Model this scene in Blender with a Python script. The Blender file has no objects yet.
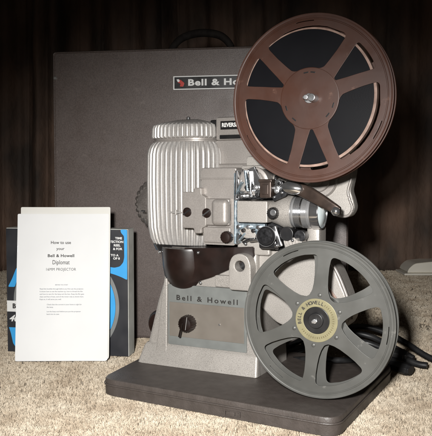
import bpy, bmesh, math, random
from mathutils import Vector, Matrix, noise
import numpy as np
R = math.radians
random.seed(7)
S = bpy.context.scene
COL = S.collection

# ------------------------------------------------------------------ camera, world, lamp, exposure
cam_d = bpy.data.cameras.new("camera")
cam = bpy.data.objects.new("camera", cam_d); COL.objects.link(cam)
cam.location = (0, 0, 0.25)
cam.rotation_euler = (R(90 - 3.06), 0, 0)
cam_d.sensor_fit = 'VERTICAL'
cam_d.sensor_height = 24
cam_d.lens = 24 * 710 / 436
cam_d.clip_start = 0.02
cam_d.clip_end = 50
S.camera = cam

W = bpy.data.worlds.new("World"); S.world = W
W.use_nodes = True
bg = W.node_tree.nodes["Background"]
bg.inputs[0].default_value = (1.0, 0.90, 0.80, 1)
bg.inputs[1].default_value = 0.022

fl_d = bpy.data.lights.new("camera_flash", 'SPOT')
fl = bpy.data.objects.new("camera_flash", fl_d); COL.objects.link(fl)
fl.location = (-0.055, -0.01, 0.315)
fl_d.energy = 60
fl_d.spot_size = R(64)
fl_d.spot_blend = 1.0
fl_d.shadow_soft_size = 0.02
fl_d.color = (1.0, 0.98, 0.955)
aim = Vector((0.0, 0.9, 0.02)) - fl.location
fl.rotation_euler = aim.to_track_quat('-Z', 'Y').to_euler()

vs = S.view_settings
S.display_settings.display_device = 'sRGB'
vs.view_transform = 'Standard'; vs.look = 'None'; vs.exposure = 0; vs.gamma = 1
vs.use_curve_mapping = False

# ------------------------------------------------------------------ materials
def newmat(name):
    m = bpy.data.materials.new(name); m.use_nodes = True
    nt = m.node_tree
    return m, nt, nt.nodes["Principled BSDF"]

def mat(name, col, rough=0.5, metal=0.0, col2=None, nscale=60, ndetail=4, lo=0.35, hi=0.65,
        bump=0.0, bscale=300, bdist=0.001, spec=0.5, coat=0.0, rvar=0.0, vor=False, bdetail=3, stretch=None, wear=None, wscale=55, wlo=0.60):
    """procedural material: two tone noise mix, bump noise, roughness variation, in object space"""
    m, nt, b = newmat(name)
    N, Lk = nt.nodes, nt.links
    tc = N.new('ShaderNodeTexCoord')
    src = tc.outputs['Object']
    if stretch:
        mp = N.new('ShaderNodeMapping'); mp.inputs['Scale'].default_value = stretch
        Lk.new(src, mp.inputs[0]); src = mp.outputs[0]
    b.inputs['Base Color'].default_value = (*col, 1)
    b.inputs['Roughness'].default_value = rough
    b.inputs['Metallic'].default_value = metal
    b.inputs['Specular IOR Level'].default_value = spec
    b.inputs['Coat Weight'].default_value = coat
    b.inputs['Coat Roughness'].default_value = 0.15
    if col2 is not None:
        n = N.new('ShaderNodeTexNoise'); n.inputs['Scale'].default_value = nscale; n.inputs['Detail'].default_value = ndetail
        r = N.new('ShaderNodeMapRange'); r.inputs[1].default_value = lo; r.inputs[2].default_value = hi
        mx = N.new('ShaderNodeMix'); mx.data_type = 'RGBA'
        mx.inputs[6].default_value = (*col, 1); mx.inputs[7].default_value = (*col2, 1)
        Lk.new(src, n.inputs['Vector']); Lk.new(n.outputs[0], r.inputs[0]); Lk.new(r.outputs[0], mx.inputs[0])
        Lk.new(mx.outputs[2], b.inputs['Base Color'])
    if wear is not None and col2 is not None:      # small scuffs and rubbed specks of a paler tone
        n = N.new('ShaderNodeTexNoise'); n.inputs['Scale'].default_value = wscale; n.inputs['Detail'].default_value = 9; n.inputs['Roughness'].default_value = 0.72
        r = N.new('ShaderNodeMapRange'); r.inputs[1].default_value = wlo; r.inputs[2].default_value = wlo + 0.06; r.inputs[4].default_value = 0.55
        m2 = N.new('ShaderNodeMix'); m2.data_type = 'RGBA'; m2.inputs[7].default_value = (*wear, 1)
        Lk.new(src, n.inputs['Vector']); Lk.new(n.outputs[0], r.inputs[0]); Lk.new(r.outputs[0], m2.inputs[0])
        Lk.new(mx.outputs[2], m2.inputs[6]); Lk.new(m2.outputs[2], b.inputs['Base Color'])
    if rvar:
        n = N.new('ShaderNodeTexNoise'); n.inputs['Scale'].default_value = 35; n.inputs['Detail'].default_value = 5
        r = N.new('ShaderNodeMapRange'); r.inputs[1].default_value = 0.3; r.inputs[2].default_value = 0.7
        r.inputs[3].default_value = max(0.03, rough - rvar); r.inputs[4].default_value = rough + rvar
        Lk.new(src, n.inputs['Vector']); Lk.new(n.outputs[0], r.inputs[0]); Lk.new(r.outputs[0], b.inputs['Roughness'])
    if bump:
        if vor:
            n = N.new('ShaderNodeTexVoronoi'); n.inputs['Scale'].default_value = bscale; o = n.outputs['Distance']
        else:
            n = N.new('ShaderNodeTexNoise'); n.inputs['Scale'].default_value = bscale; n.inputs['Detail'].default_value = bdetail; o = n.outputs[0]
        bp = N.new('ShaderNodeBump'); bp.inputs['Strength'].default_value = bump; bp.inputs['Distance'].default_value = bdist
        Lk.new(src, n.inputs['Vector']); Lk.new(o, bp.inputs['Height']); Lk.new(bp.outputs[0], b.inputs['Normal'])
    return m

M = {}
M['cast'] = mat('sprayed_silver_beige', (0.40, 0.375, 0.345), 0.45, 0.3, (0.22, 0.204, 0.186), 1500, 2, 0.44, 0.70, bump=0.45, bscale=1500, bdist=0.0004, rvar=0.08)
M['smooth_cast'] = mat('smooth_silver_beige', (0.335, 0.308, 0.285), 0.42, 0.35, (0.285, 0.262, 0.242), 700, 3, bump=0.15, bscale=500, bdist=0.0004, rvar=0.08)
M['ribbed'] = mat('ribbed_aluminium', (0.52, 0.50, 0.475), 0.42, 0.45, (0.44, 0.42, 0.40), 600, 5, bump=0.15, bscale=900, bdist=0.0003, rvar=0.08)
M['motor'] = mat('grey_cast_motor_shell', (0.20, 0.18, 0.165), 0.45, 0.4, (0.14, 0.125, 0.115), 500, 3, bump=0.2, bscale=900, bdist=0.0004)
M['chrome'] = mat('chrome', (0.80, 0.80, 0.80), 0.18, 0.95, (0.62, 0.63, 0.65), 90, 4, rvar=0.06)
M['barrel'] = mat('bright_turned_steel', (0.80, 0.80, 0.80), 0.2, 1.0, (0.66, 0.67, 0.69), 60, 3)
M['steel'] = mat('brushed_steel', (0.62, 0.62, 0.62), 0.3, 0.92, (0.48, 0.49, 0.51), 160, 4, bump=0.1, bscale=600, bdist=0.0003, rvar=0.1)
M['blue_steel'] = mat('bluish_gate_steel', (0.40, 0.48, 0.53), 0.3, 0.6, (0.14, 0.18, 0.21), 220, 3, rvar=0.1)
M['satin_steel'] = mat('satin_turned_steel', (0.54, 0.54, 0.54), 0.34, 0.75, (0.55, 0.555, 0.56), 90, 3, rvar=.06)
M['bakelite'] = mat('dark_brown_bakelite', (0.008, 0.0045, 0.0035), 0.34, 0.0, (0.019, 0.010, 0.008), 40, 4, rvar=0.08, bump=0.05, bscale=400, bdist=0.0003)
M['black'] = mat('black_plastic', (0.008, 0.008, 0.009), 0.35, 0.0, (0.016, 0.015, 0.015), 80, 4, rvar=0.1)
M['rubber'] = mat('black_rubber', (0.010, 0.010, 0.011), 0.42, 0.0, (0.02, 0.02, 0.02), 90, 4, rvar=0.1, bump=0.1, bscale=500, bdist=0.0004)
M['dark_metal'] = mat('dark_gate_recess', (0.012, 0.012, 0.013), 0.35, 0.5, (0.04, 0.04, 0.043), 260, 3, rvar=0.1)
M['lever'] = mat('bronze_brown_lever', (0.085, 0.060, 0.048), 0.32, 0.5, (0.05, 0.036, 0.030), 80, 3, rvar=0.08)
M['panel_grey'] = mat('grey_panel_frame', (0.20, 0.21, 0.20), 0.45, 0.2, (0.17, 0.178, 0.17), 60, 5, bump=0.05, bscale=600, bdist=0.0003, rvar=0.08)
M['panel_tan'] = mat('tan_panel', (0.215, 0.192, 0.165), 0.4, 0.25, (0.19, 0.168, 0.143), 50, 5, rvar=0.08)
M['red_brown'] = mat('red_brown_reel_paint', (0.062, 0.0225, 0.0125), 0.46, 0.0, (0.048, 0.018, 0.0105), 26, 8, wear=(0.15, 0.075, 0.05), wscale=70, wlo=0.615, bump=0.06, bscale=500, bdist=0.0003, rvar=0.1)
M['grey_reel'] = mat('grey_green_reel_paint', (0.094, 0.094, 0.087), 0.42, 0.15, (0.073, 0.073, 0.067), 26, 8, wear=(0.19, 0.185, 0.17), wscale=70, wlo=0.615, bump=0.06, bscale=500, bdist=0.0003, rvar=0.1)
M['film'] = mat('film_pack_edge', (0.004, 0.004, 0.005), 0.5, 0.0, (0.007, 0.007, 0.008), 20, 3, spec=.25, rvar=0.08)
M['leader'] = mat('pale_film_leader', (0.34, 0.23, 0.185), 0.45, 0.0, (0.20, 0.125, 0.095), 90, 3)
M['gold'] = mat('gold_label', (0.26, 0.235, 0.135), 0.45, 0.2, (0.21, 0.19, 0.11), 90, 4)
M['ink'] = mat('black_ink', (0.02, 0.018, 0.016), 0.6)
M['grey_ink'] = mat('grey_ink', (0.17, 0.18, 0.20), 0.7)
M['fade_ink'] = mat('faded_ink', (0.12, 0.10, 0.045), 0.6)
M['highlight_grey'] = mat('painted_highlight_grey', (0.35, 0.34, 0.33), 0.5)  # tone of the highlight painted on the control knob
M['white_ink'] = mat('white_ink', (0.72, 0.72, 0.70), 0.5)
M['red_ink'] = mat('red_enamel', (0.45, 0.03, 0.02), 0.4)
M['paper'] = mat('white_paper', (0.71, 0.715, 0.71), 0.6, 0, (0.67, 0.675, 0.67), 14, 5, bump=0.08, bscale=60, bdist=0.0006)
M['paper_back'] = mat('cream_paper', (0.66, 0.65, 0.61), 0.6, 0, (0.61, 0.60, 0.55), 14, 5)
M['case'] = mat('grey_brown_leatherette', (0.118, 0.094, 0.084), 0.42, 0.0, (0.082, 0.064, 0.057), 500, 3, 0.35, 0.7, wear=(0.19, 0.16, 0.14), wscale=26, wlo=0.64, bump=0.5, bscale=900, bdist=0.0004, rvar=0.08)
M['board'] = mat('dark_brown_leatherette', (0.076, 0.063, 0.056), 0.5, 0.0, (0.056, 0.046, 0.040), 110, 5, 0.3, 0.7, wear=(0.13, 0.11, 0.095), wscale=34, wlo=0.63, bump=0.5, bscale=500, bdist=0.0006, rvar=0.08)
M['handle'] = mat('worn_black_leather_handle', (0.012, 0.010, 0.009), 0.75, 0, (0.02, 0.017, 0.015), 120, 4, spec=.08)
M['case_metal'] = mat('dull_badge_metal', (0.55, 0.55, 0.53), 0.35, 0.8, (0.4, 0.4, 0.38), 100, 3)
M['box_dark'] = mat('charcoal_printed_card', (0.022, 0.023, 0.027), 0.42, 0, (0.032, 0.032, 0.036), 40, 5, rvar=0.08)
M['cyan'] = mat('cyan_print', (0.045, 0.36, 0.74), 0.45, 0, (0.04, 0.32, 0.68), 40, 4)
M['box_grey'] = mat('grey_print', (0.22, 0.225, 0.22), 0.45, 0, (0.18, 0.185, 0.18), 40, 4)
M['box_white'] = mat('pale_box_card', (0.62, 0.62, 0.57), 0.6, 0, (0.42, 0.42, 0.38), 30, 5)
M['cream'] = mat('cream_enamel', (0.88, 0.84, 0.74), 0.45, 0, (0.84, 0.80, 0.7), 20, 4)
M['curtain'] = mat('dark_brown_curtain', (0.24, 0.150, 0.105), 0.8, 0, (0.070, 0.053, 0.043), 9, 5, 0.34, 0.66, bump=0.6, bscale=90, bdist=0.006, bdetail=8, stretch=(1, 1, 0.55))
M['carpet_base'] = mat('carpet_backing', (0.56, 0.48, 0.38), 0.95, 0, (0.46, 0.39, 0.30), 60, 6, 0.3, 0.7, bump=0.4, bscale=420, bdist=0.001)
M['glass'] = mat('lens_glass', (0.72, 0.80, 0.80), 0.3, 0.0, (0.62, 0.70, 0.72), 60, 2, coat=1.0)  # pale opaque colour stands in for the bright reflection in the lens

def film_mat():
    """wound film edge on: fine concentric rings about the hub"""
    m, nt, b = newmat('wound_film')
    N, Lk = nt.nodes, nt.links
    tc = N.new('ShaderNodeTexCoord')
    w = N.new('ShaderNodeTexWave'); w.wave_type = 'RINGS'; w.rings_direction = 'Y'
    w.inputs['Scale'].default_value = 620; w.inputs['Distortion'].default_value = 6; w.inputs['Detail'].default_value = 3; w.inputs['Detail Scale'].default_value = 2
    n = N.new('ShaderNodeTexNoise'); n.inputs['Scale'].default_value = 22; n.inputs['Detail'].default_value = 4
    mx = N.new('ShaderNodeMix'); mx.data_type = 'RGBA'
    mx.inputs[6].default_value = (0.0035, 0.0035, 0.0045, 1); mx.inputs[7].default_value = (0.007, 0.007, 0.009, 1)
    bp = N.new('ShaderNodeBump'); bp.inputs['Strength'].default_value = 0.2; bp.inputs['Distance'].default_value = 0.00008
    r_ = N.new('ShaderNodeMapRange'); r_.inputs[3].default_value = 0.30; r_.inputs[4].default_value = 0.55
    Lk.new(tc.outputs['Object'], w.inputs['Vector']); Lk.new(tc.outputs['Object'], n.inputs['Vector'])
    Lk.new(w.outputs['Fac'], mx.inputs[0]); Lk.new(mx.outputs[2], b.inputs['Base Color'])
    Lk.new(w.outputs['Fac'], bp.inputs['Height']); Lk.new(bp.outputs[0], b.inputs['Normal'])
    Lk.new(n.outputs[0], r_.inputs[0]); Lk.new(r_.outputs[0], b.inputs['Roughness'])
    b.inputs['Specular IOR Level'].default_value = 0.14
    return m
M['film'] = film_mat()

def carpet_fibre_mat():
    m, nt, b = newmat('beige_carpet_pile')
    N, Lk = nt.nodes, nt.links
    at = N.new('ShaderNodeAttribute'); at.attribute_name = 'tone'
    rp = N.new('ShaderNodeValToRGB')
    rp.color_ramp.elements[0].color = (0.36, 0.28, 0.20, 1)
    rp.color_ramp.elements[1].color = (0.66, 0.585, 0.47, 1)
    e = rp.color_ramp.elements.new(0.5); e.color = (0.53, 0.45, 0.345, 1)
    Lk.new(at.outputs['Fac'], rp.inputs[0]); Lk.new(rp.outputs[0], b.inputs['Base Color'])
    b.inputs['Roughness'].default_value = 0.85
    b.inputs['Specular IOR Level'].default_value = 0.15
    return m
M['pile'] = carpet_fibre_mat()

# ------------------------------------------------------------------ helpers (all lengths in millimetres)
MM = 0.001
def tag(o, label=None, cat=None, group=None, kind=None):
    if label: o['label'] = label
    if cat: o['category'] = cat
    if group: o['group'] = group
    if kind: o['kind'] = kind
    return o

def empty(name, loc=(0, 0, 0), rz=0):
    o = bpy.data.objects.new(name, None); COL.objects.link(o)
    o.location = loc; o.rotation_euler = (0, 0, rz); o.empty_display_size = 0.05
    return o

def obj(name, bm, m, parent=None, smooth=True, angle=35, wn=True):
    me = bpy.data.meshes.new(name)
    bmesh.ops.scale(bm, vec=(MM, MM, MM), verts=bm.verts)
    bm.to_mesh(me); bm.free()
    o = bpy.data.objects.new(name, me); COL.objects.link(o)
    me.materials.append(M[m])
    if smooth:
        for p in me.polygons: p.use_smooth = True
        try: me.set_sharp_from_angle(angle=R(angle))
        except Exception: pass
        if wn:
            w = o.modifiers.new('weighted', 'WEIGHTED_NORMAL'); w.keep_sharp = True; w.weight = 90
    if parent: o.parent = parent
    return o

def join(*bms):
    out = bmesh.new()
    for b in bms:
        me = bpy.data.meshes.new('tmp'); b.to_mesh(me); b.free()
        out.from_mesh(me); bpy.data.meshes.remove(me)
    return out

def xf(bm, mtx):
    bmesh.ops.transform(bm, matrix=mtx, verts=bm.verts); return bm

def box(x0, x1, y0, y1, z0, z1, r=1.0, seg=2):
    bm = bmesh.new(); bmesh.ops.create_cube(bm, size=1)
    for v in bm.verts:
        v.co = Vector(((x0 + x1) / 2 + v.co.x * (x1 - x0), (y0 + y1) / 2 + v.co.y * (y1 - y0), (z0 + z1) / 2 + v.co.z * (z1 - z0)))
    if r > 0:
        bmesh.ops.bevel(bm, geom=bm.edges[:], offset=min(r, .45 * abs(x1 - x0), .45 * abs(y1 - y0), .45 * abs(z1 - z0)), segments=seg, profile=0.5, affect='EDGES')
    return bm

AX = {'z': Matrix.Identity(4), 'x': Matrix.Rotation(R(90), 4, 'Y'), 'v': Matrix.Rotation(R(90), 4, 'X')}
# 'v': lathe axis +z -> -y (towards the viewer);  'x': +z -> +x
def lathe(profile, c, axis='z', n=48, closed=False, ripple=None):
    """profile: (radius, height) pairs from one end to the other"""
    bm = bmesh.new(); rings = []
    for (r, h) in profile:
        ring = []
        for k in range(n):
            a = 2 * math.pi * k / n
            rr = r * (1 + (ripple(k, n) if ripple else 0)) if r > 0.01 else 0.0
            ring.append(bm.verts.new((rr * math.cos(a), rr * math.sin(a), h)))
        rings.append(ring)
    for i in range(len(rings) - 1):
        for k in range(n):
            a, b, c_, d = rings[i][k], rings[i][(k + 1) % n], rings[i + 1][(k + 1) % n], rings[i + 1][k]
            bm.faces.new((a, b, c_, d))
    if profile[0][0] > 0.01 and not closed: bm.faces.new(list(reversed(rings[0])))
    if profile[-1][0] > 0.01 and not closed: bm.faces.new(rings[-1])
    if closed:
        for k in range(n):
            bm.faces.new((rings[-1][k], rings[-1][(k + 1) % n], rings[0][(k + 1) % n], rings[0][k]))
    bmesh.ops.remove_doubles(bm, verts=bm.verts, dist=1e-4)
    bmesh.ops.recalc_face_normals(bm, faces=bm.faces)
    xf(bm, Matrix.Translation(c) @ AX[axis])
    return bm

def cyl(r, h0, h1, c, axis='z', n=40, b=0.8):
    b = min(b, r * .4, abs(h1 - h0) * .4)
    return lathe([(r - b, h0), (r - b * .3, h0 + b * .3), (r, h0 + b), (r, h1 - b), (r - b * .3, h1 - b * .3), (r - b, h1)], c, axis, n)

def fillet(pts, rad, n=5):
    out = []; k = len(pts)
    for i in range(k):
        p0, p, p1 = Vector(pts[i - 1]), Vector(pts[i]), Vector(pts[(i + 1) % k])
        r = rad[i] if isinstance(rad, (list, tuple)) else rad
        a, b = (p0 - p), (p1 - p)
        la, lb = a.length, b.length
        if r <= 0 or la < 1e-6 or lb < 1e-6: out.append(p); continue
        t = min(r, la * .45, lb * .45)
        A, B = p + a.normalized() * t, p + b.normalized() * t
        for j in range(n + 1):
            s = j / n
            out.append((A * (1 - s) ** 2) + p * (2 * s * (1 - s)) + B * s * s)
    return [tuple(q) for q in out]

def plate(loops, d0, d1, bev=0.4, facing='v', c=(0, 0, 0)):
    """flat part cut from sheet: loops in (x, z) mm, thickness from depth d0 to d1 (y)."""
    cu = bpy.data.curves.new('p', 'CURVE'); cu.dimensions = '2D'; cu.fill_mode = 'BOTH'
    th = abs(d1 - d0); bev = min(bev, th * .4)
    cu.extrude = th / 2 - bev; cu.bevel_depth = bev; cu.bevel_resolution = 1; cu.offset = -bev
    for lp in loops:
        sp = cu.splines.new('POLY'); sp.points.add(len(lp) - 1)
        for i, p in enumerate(lp): sp.points[i].co = (p[0], p[1], 0, 1)
        sp.use_cyclic_u = True
    o = bpy.data.objects.new('p', cu); COL.objects.link(o)
    dg = bpy.context.evaluated_depsgraph_get()
    me = bpy.data.meshes.new_from_object(o.evaluated_get(dg))
    bm = bmesh.new(); bm.from_mesh(me)
    bpy.data.objects.remove(o); bpy.data.curves.remove(cu); bpy.data.meshes.remove(me)
    bmesh.ops.remove_doubles(bm, verts=bm.verts, dist=1e-3)
    if facing == 'v':
        xf(bm, Matrix.Translation((c[0], (d0 + d1) / 2 + c[1], c[2])) @ Matrix.Rotation(R(90), 4, 'X'))
    elif facing == 'x':      # loops in (y, z), thickness along x
        xf(bm, Matrix.Translation(((d0 + d1) / 2 + c[0], c[1], c[2])) @ Matrix.Rotation(R(90), 4, 'Z') @ Matrix.Rotation(R(90), 4, 'X'))
    else:                    # flat on the ground, loops in (x, y), thickness along z
        xf(bm, Matrix.Translation((c[0], c[1], (d0 + d1) / 2 + c[2])))
    return bm

def text_bm(s, size, th=0.15, sx=1.0, bold=0.0, align='CENTER', space=1.0, shear=0):
    cu = bpy.data.curves.new('t', 'FONT'); cu.body = s; cu.size = size; cu.extrude = th; cu.offset = bold
    cu.align_x = align; cu.align_y = 'CENTER'; cu.space_character = space; cu.shear = shear; cu.resolution_u = 3
    o = bpy.data.objects.new('t', cu); COL.objects.link(o)
    dg = bpy.context.evaluated_depsgraph_get()
    me = bpy.data.meshes.new_from_object(o.evaluated_get(dg))
    bm = bmesh.new(); bm.from_mesh(me)
    bpy.data.objects.remove(o); bpy.data.curves.remove(cu); bpy.data.meshes.remove(me)
    xf(bm, Matrix.Scale(sx, 4, (1, 0, 0)))
    return bm

def text_v(s, size, x, y, z, **k):
    """text standing upright in the x-z plane, facing -y"""
    return xf(text_bm(s, size, **k), Matrix.Translation((x, y, z)) @ Matrix.Rotation(R(90), 4, 'X'))

def loft(rings, cap=True):
    bm = bmesh.new(); rs = [[bm.verts.new(p) for p in r] for r in rings]
    n = len(rs[0])
    for i in range(len(rs) - 1):
        for k in range(n):
            bm.faces.new((rs[i][k], rs[i][(k + 1) % n], rs[i + 1][(k + 1) % n], rs[i + 1][k]))
    if cap:
        bm.faces.new(list(reversed(rs[0]))); bm.faces.new(rs[-1])
    bmesh.ops.recalc_face_normals(bm, faces=bm.faces)
    return bm

def rrect(x0, x1, y0, y1, r, n=5):
    return fillet([(x0, y0), (x1, y0), (x1, y1), (x0, y1)], r, n)

def tube(pts, r, n=12, steps=10, flat=1.0):
    """smooth tube through points (Catmull-Rom)"""
    P = [Vector(p) for p in pts]; Q = []
    E = [P[0] * 2 - P[1]] + P + [P[-1] * 2 - P[-2]]
    for i in range(1, len(E) - 2):
        for s in range(steps):
            t = s / steps
            a, b, c, d = E[i - 1], E[i], E[i + 1], E[i + 2]
            Q.append(0.5 * ((2 * b) + (c - a) * t + (2 * a - 5 * b + 4 * c - d) * t * t + (3 * b - a - 3 * c + d) * t ** 3))
    Q.append(P[-1])
    rings = []
    for i, q in enumerate(Q):
        d = (Q[min(i + 1, len(Q) - 1)] - Q[max(i - 1, 0)]).normalized()
        up = Vector((0, 0, 1)) if abs(d.z) < .95 else Vector((0, 1, 0))
        a = d.cross(up).normalized(); b = a.cross(d).normalized()
        rr = r(i / (len(Q) - 1)) if callable(r) else r
        rings.append([q + (a * math.cos(2 * math.pi * k / n) + b * math.sin(2 * math.pi * k / n) * flat) * rr for k in range(n)])
    return loft(rings)

def screw_head(r, c, axis='v', h=1.8):
    """slotted screw: low dome with a cut slot"""
    bm = lathe([(r, 0), (r, h * .5), (r * .8, h * .9), (r * .4, h), (0, h)], (0, 0, 0), 'z', 24)
    s = box(-r * 1.0, r * 1.0, -r * .14, r * .14, h * .95, h * 1.06, 0)
    return bm, s, Matrix.Translation(c) @ AX[axis]

# ------------------------------------------------------------------ setting: carpet
def carpet():
    nx, ny = 160, 160
    bm = bmesh.new()
    g = []
    for j in range(ny + 1):
        row = []
        for i in range(nx + 1):
            x = -1.6 + 3.4 * i / nx; y = 0.25 + 1.95 * j / ny
            row.append(bm.verts.new((x * 1000, y * 1000, -3.6 + .4 * noise.noise(Vector((x * 9, y * 9, 0))))))
        g.append(row)
    for j in range(ny):
        for i in range(nx): bm.faces.new((g[j][i], g[j][i + 1], g[j + 1][i + 1], g[j + 1][i]))
    o = obj('carpet', bm, 'carpet_base'); tag(o, kind='structure')
    # twisted yarn tufts
    rng = np.random.default_rng(3)
    P = []
    for (x0, x1, y0, y1, n, sz) in ((-0.42, 0.55, 0.56, 0.80, 34000, 1.0), (-0.5, 0.62, 0.80, 1.15, 36000, 1.1), (-0.75, 0.95, 1.15, 1.96, 40000, 1.9)):
        p = np.stack([rng.uniform(x0, x1, n), rng.uniform(y0, y1, n)], 1)
        P.append(np.concatenate([p, np.full((n, 1), sz)], 1))
    P = np.concatenate(P)
    # keep the wedge the camera and its neighbours can see
    P = P[(np.abs(P[:, 0]) < P[:, 1] * 0.36 + 0.09)]
    # each tuft of yarn is a splayed bunch of short blades sharing one tone
    n = len(P)
    cl = np.array([noise.noise(Vector((a * 24, b * 24, 1))) for a, b in P[:, :2]])
    cl2 = np.array([noise.noise(Vector((a * 90, b * 90, 5))) for a, b in P[:, :2]])
    tuft_tone = 0.55 + 0.55 * cl + 0.25 * cl2 + rng.normal(0, .07, n)
    tuft_h = rng.uniform(0.0051, 0.0060, n) + 0.0006 * cl + 0.0006 * cl2
    tdx, tdy = rng.normal(0, .0008, n) + .0012 * cl, rng.normal(0, .0008, n) + .0012 * cl2
    V = []; F = []; T = []
    base = 0
    for blade in range(11):
        ang = rng.uniform(0, 2 * np.pi, n); w = 0.00034 * P[:, 2] * rng.uniform(.7, 1.3, n)
        oa = rng.uniform(0, 2 * np.pi, n); orr = rng.uniform(0, 0.0016, n) * P[:, 2]
        ox, oy = np.cos(oa) * orr, np.sin(oa) * orr
        bx = P[:, 0] + ox * .6; by = P[:, 1] + oy * .6
        lx, ly = tdx + ox * .9 + rng.normal(0, .0006, n), tdy + oy * .9 + rng.normal(0, .0006, n)
        h = tuft_h * rng.uniform(.82, 1.05, n)
        dx, dy = np.cos(ang) * w, np.sin(ang) * w
        z0 = np.full(n, -0.005)
        q = [np.stack([bx - dx, by - dy, z0], 1), np.stack([bx + dx, by + dy, z0], 1),
             np.stack([bx + dx * 1.1 + lx * .5, by + dy * 1.1 + ly * .5, z0 + h * .7], 1), np.stack([bx - dx * 1.1 + lx * .5, by - dy * 1.1 + ly * .5, z0 + h * .7], 1),
             np.stack([bx + dx * .7 + lx, by + dy * .7 + ly, z0 + h], 1), np.stack([bx - dx * .7 + lx, by - dy * .7 + ly, z0 + h], 1)]
        V.append(np.stack(q, 1).reshape(-1, 3))
        idx = base + np.arange(n)[:, None] * 6
        F.append(idx + np.array([[0, 1, 2, 3]])); F.append(idx + np.array([[3, 2, 4, 5]]))
        t = np.clip(tuft_tone + rng.normal(0, .04, n), .2, 1)
        T.append(np.repeat(t, 6)); base += n * 6
    V = np.concatenate(V); F = np.concatenate(F); T = np.concatenate(T)
    me = bpy.data.meshes.new('carpet_pile')
    me.vertices.add(len(V)); me.vertices.foreach_set('co', V.astype(np.float32).ravel())
    me.loops.add(len(F) * 4); me.loops.foreach_set('vertex_index', F.astype(np.int32).ravel())
    me.polygons.add(len(F)); me.polygons.foreach_set('loop_start', (np.arange(len(F)) * 4).astype(np.int32))
    me.update(calc_edges=True)
    a = me.attributes.new('tone', 'FLOAT', 'POINT'); a.data.foreach_set('value', T.astype(np.float32))
    me.materials.append(M['pile'])
    po = bpy.data.objects.new('carpet_pile', me); COL.objects.link(po)
    tag(po, 'short beige carpet pile covering the floor', 'carpet pile', kind='stuff')
carpet()

# ------------------------------------------------------------------ curtain behind everything
def curtain():
    bm = bmesh.new(); nx, nz = 900, 40; g = []
    for j in range(nz + 1):
        z = -4 + 1500 * j / nz; row = []
        for i in range(nx + 1):
            x = -1500 + 3100 * i / nx
            k = x / 1000
            w = noise.noise(Vector((k * 2.1, 0.2 * z / 1000, 3))) * 2.2
            s1 = math.sin(k * 30 + w * 2.6); f = (abs(s1) ** .6 * (1 if s1 > 0 else -1)) * (24 + 14 * noise.noise(Vector((k * 1.7, 0, 9)))) - 14 * abs(math.sin(k * 41 + 2 * w)) ** .5 + 5 * math.sin(k * 120 + 4 * w)
            f += 4 * noise.noise(Vector((k * 14, z / 300, 2)))
            if k < -0.1: f *= 1.5
            row.append(bm.verts.new((x, 1965 + f * (1 - .12 * z / 1500), z)))
        g.append(row)
    for j in range(nz):
        for i in range(nx): bm.faces.new((g[j][i], g[j][i + 1], g[j + 1][i + 1], g[j + 1][i]))
    o = obj('curtain', bm, 'curtain', angle=180)
    sm = o.modifiers.new('thickness', 'SOLIDIFY'); sm.thickness = 0.003
    tag(o, 'dark brown curtain hanging in vertical folds behind everything', 'curtain')
curtain()

# ------------------------------------------------------------------ reels
def arcpts(r, a0, a1, n):
    return [(r * math.cos(R(a0 + (a1 - a0) * i / n)), r * math.sin(R(a0 + (a1 - a0) * i / n))) for i in range(n + 1)]

def window(rad, a, half_in, half_out, r_in, r_out, fr):
    o = arcpts(r_out * rad, a + half_out, a - half_out, 16)
    if half_in < 5: i = [(r_in * rad * math.cos(R(a)), r_in * rad * math.sin(R(a)))]
    else: i = arcpts(r_in * rad, a - half_in, a + half_in, 8)
    pts = o + i
    rads = [0] * len(pts); rads[0] = fr; rads[len(o) - 1] = fr
    rads[len(o)] = fr * .7; rads[-1] = fr * .7
    return fillet(pts, rads, 6)

def window_curved(rad, a, prof, fr):
    """prof: (radius, half angle) from the hub outwards; the outer corners are rounded"""
    left = [(r_ * rad * math.cos(R(a + h)), r_ * rad * math.sin(R(a + h))) for r_, h in prof]
    right = [(r_ * rad * math.cos(R(a - h)), r_ * rad * math.sin(R(a - h))) for r_, h in reversed(prof)]
    r_o, h_o = prof[-1]
    arc = arcpts(r_o * rad, a + h_o, a - h_o, 12)[1:-1]
    pts = left + arc + right
    rads = [1.5] * len(left) + [0] * len(arc) + [1.5] * len(right)
    rads[len(left) - 1] = fr; rads[len(left) + len(arc)] = fr
    return pts, rads

def circ(r, n=96): return [(r * math.cos(2 * math.pi * k / n), r * math.sin(2 * math.pi * k / n)) for k in range(n)]

def slit(rad, r, a, da, w):
    o = arcpts(r + w, a - da, a + da, 8); i = arcpts(r - w, a + da, a - da, 8)
    return o + i

A0 = R(-26.5)                      # the projector stands turned 26.5 degrees to the camera
O0 = Vector((0.1213, 0.6713, 0))   # front right corner of its base board
def place(u, v, z):                # board coordinates (mm) -> world (m)
    return (O0.x + (u * math.cos(A0) - v * math.sin(A0)) * MM, O0.y + (u * math.sin(A0) + v * math.cos(A0)) * MM, z * MM)

def ring_text(words, rad, a_start, step, size, y, parent, m, name='lettering'):
    bms = []
    for i, ch in enumerate(words):
        if ch == ' ': continue
        a = a_start - i * step
        b = text_bm(ch, size, th=0.1, bold=0.12)
        xf(b, Matrix.Translation((rad * math.cos(R(a)), y, rad * math.sin(R(a)))) @ Matrix.Rotation(R(90), 4, 'X') @ Matrix.Rotation(R(a - 90), 4, 'Z'))
        bms.append(b)
    return obj(name, join(*bms), m, parent, smooth=False)

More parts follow.
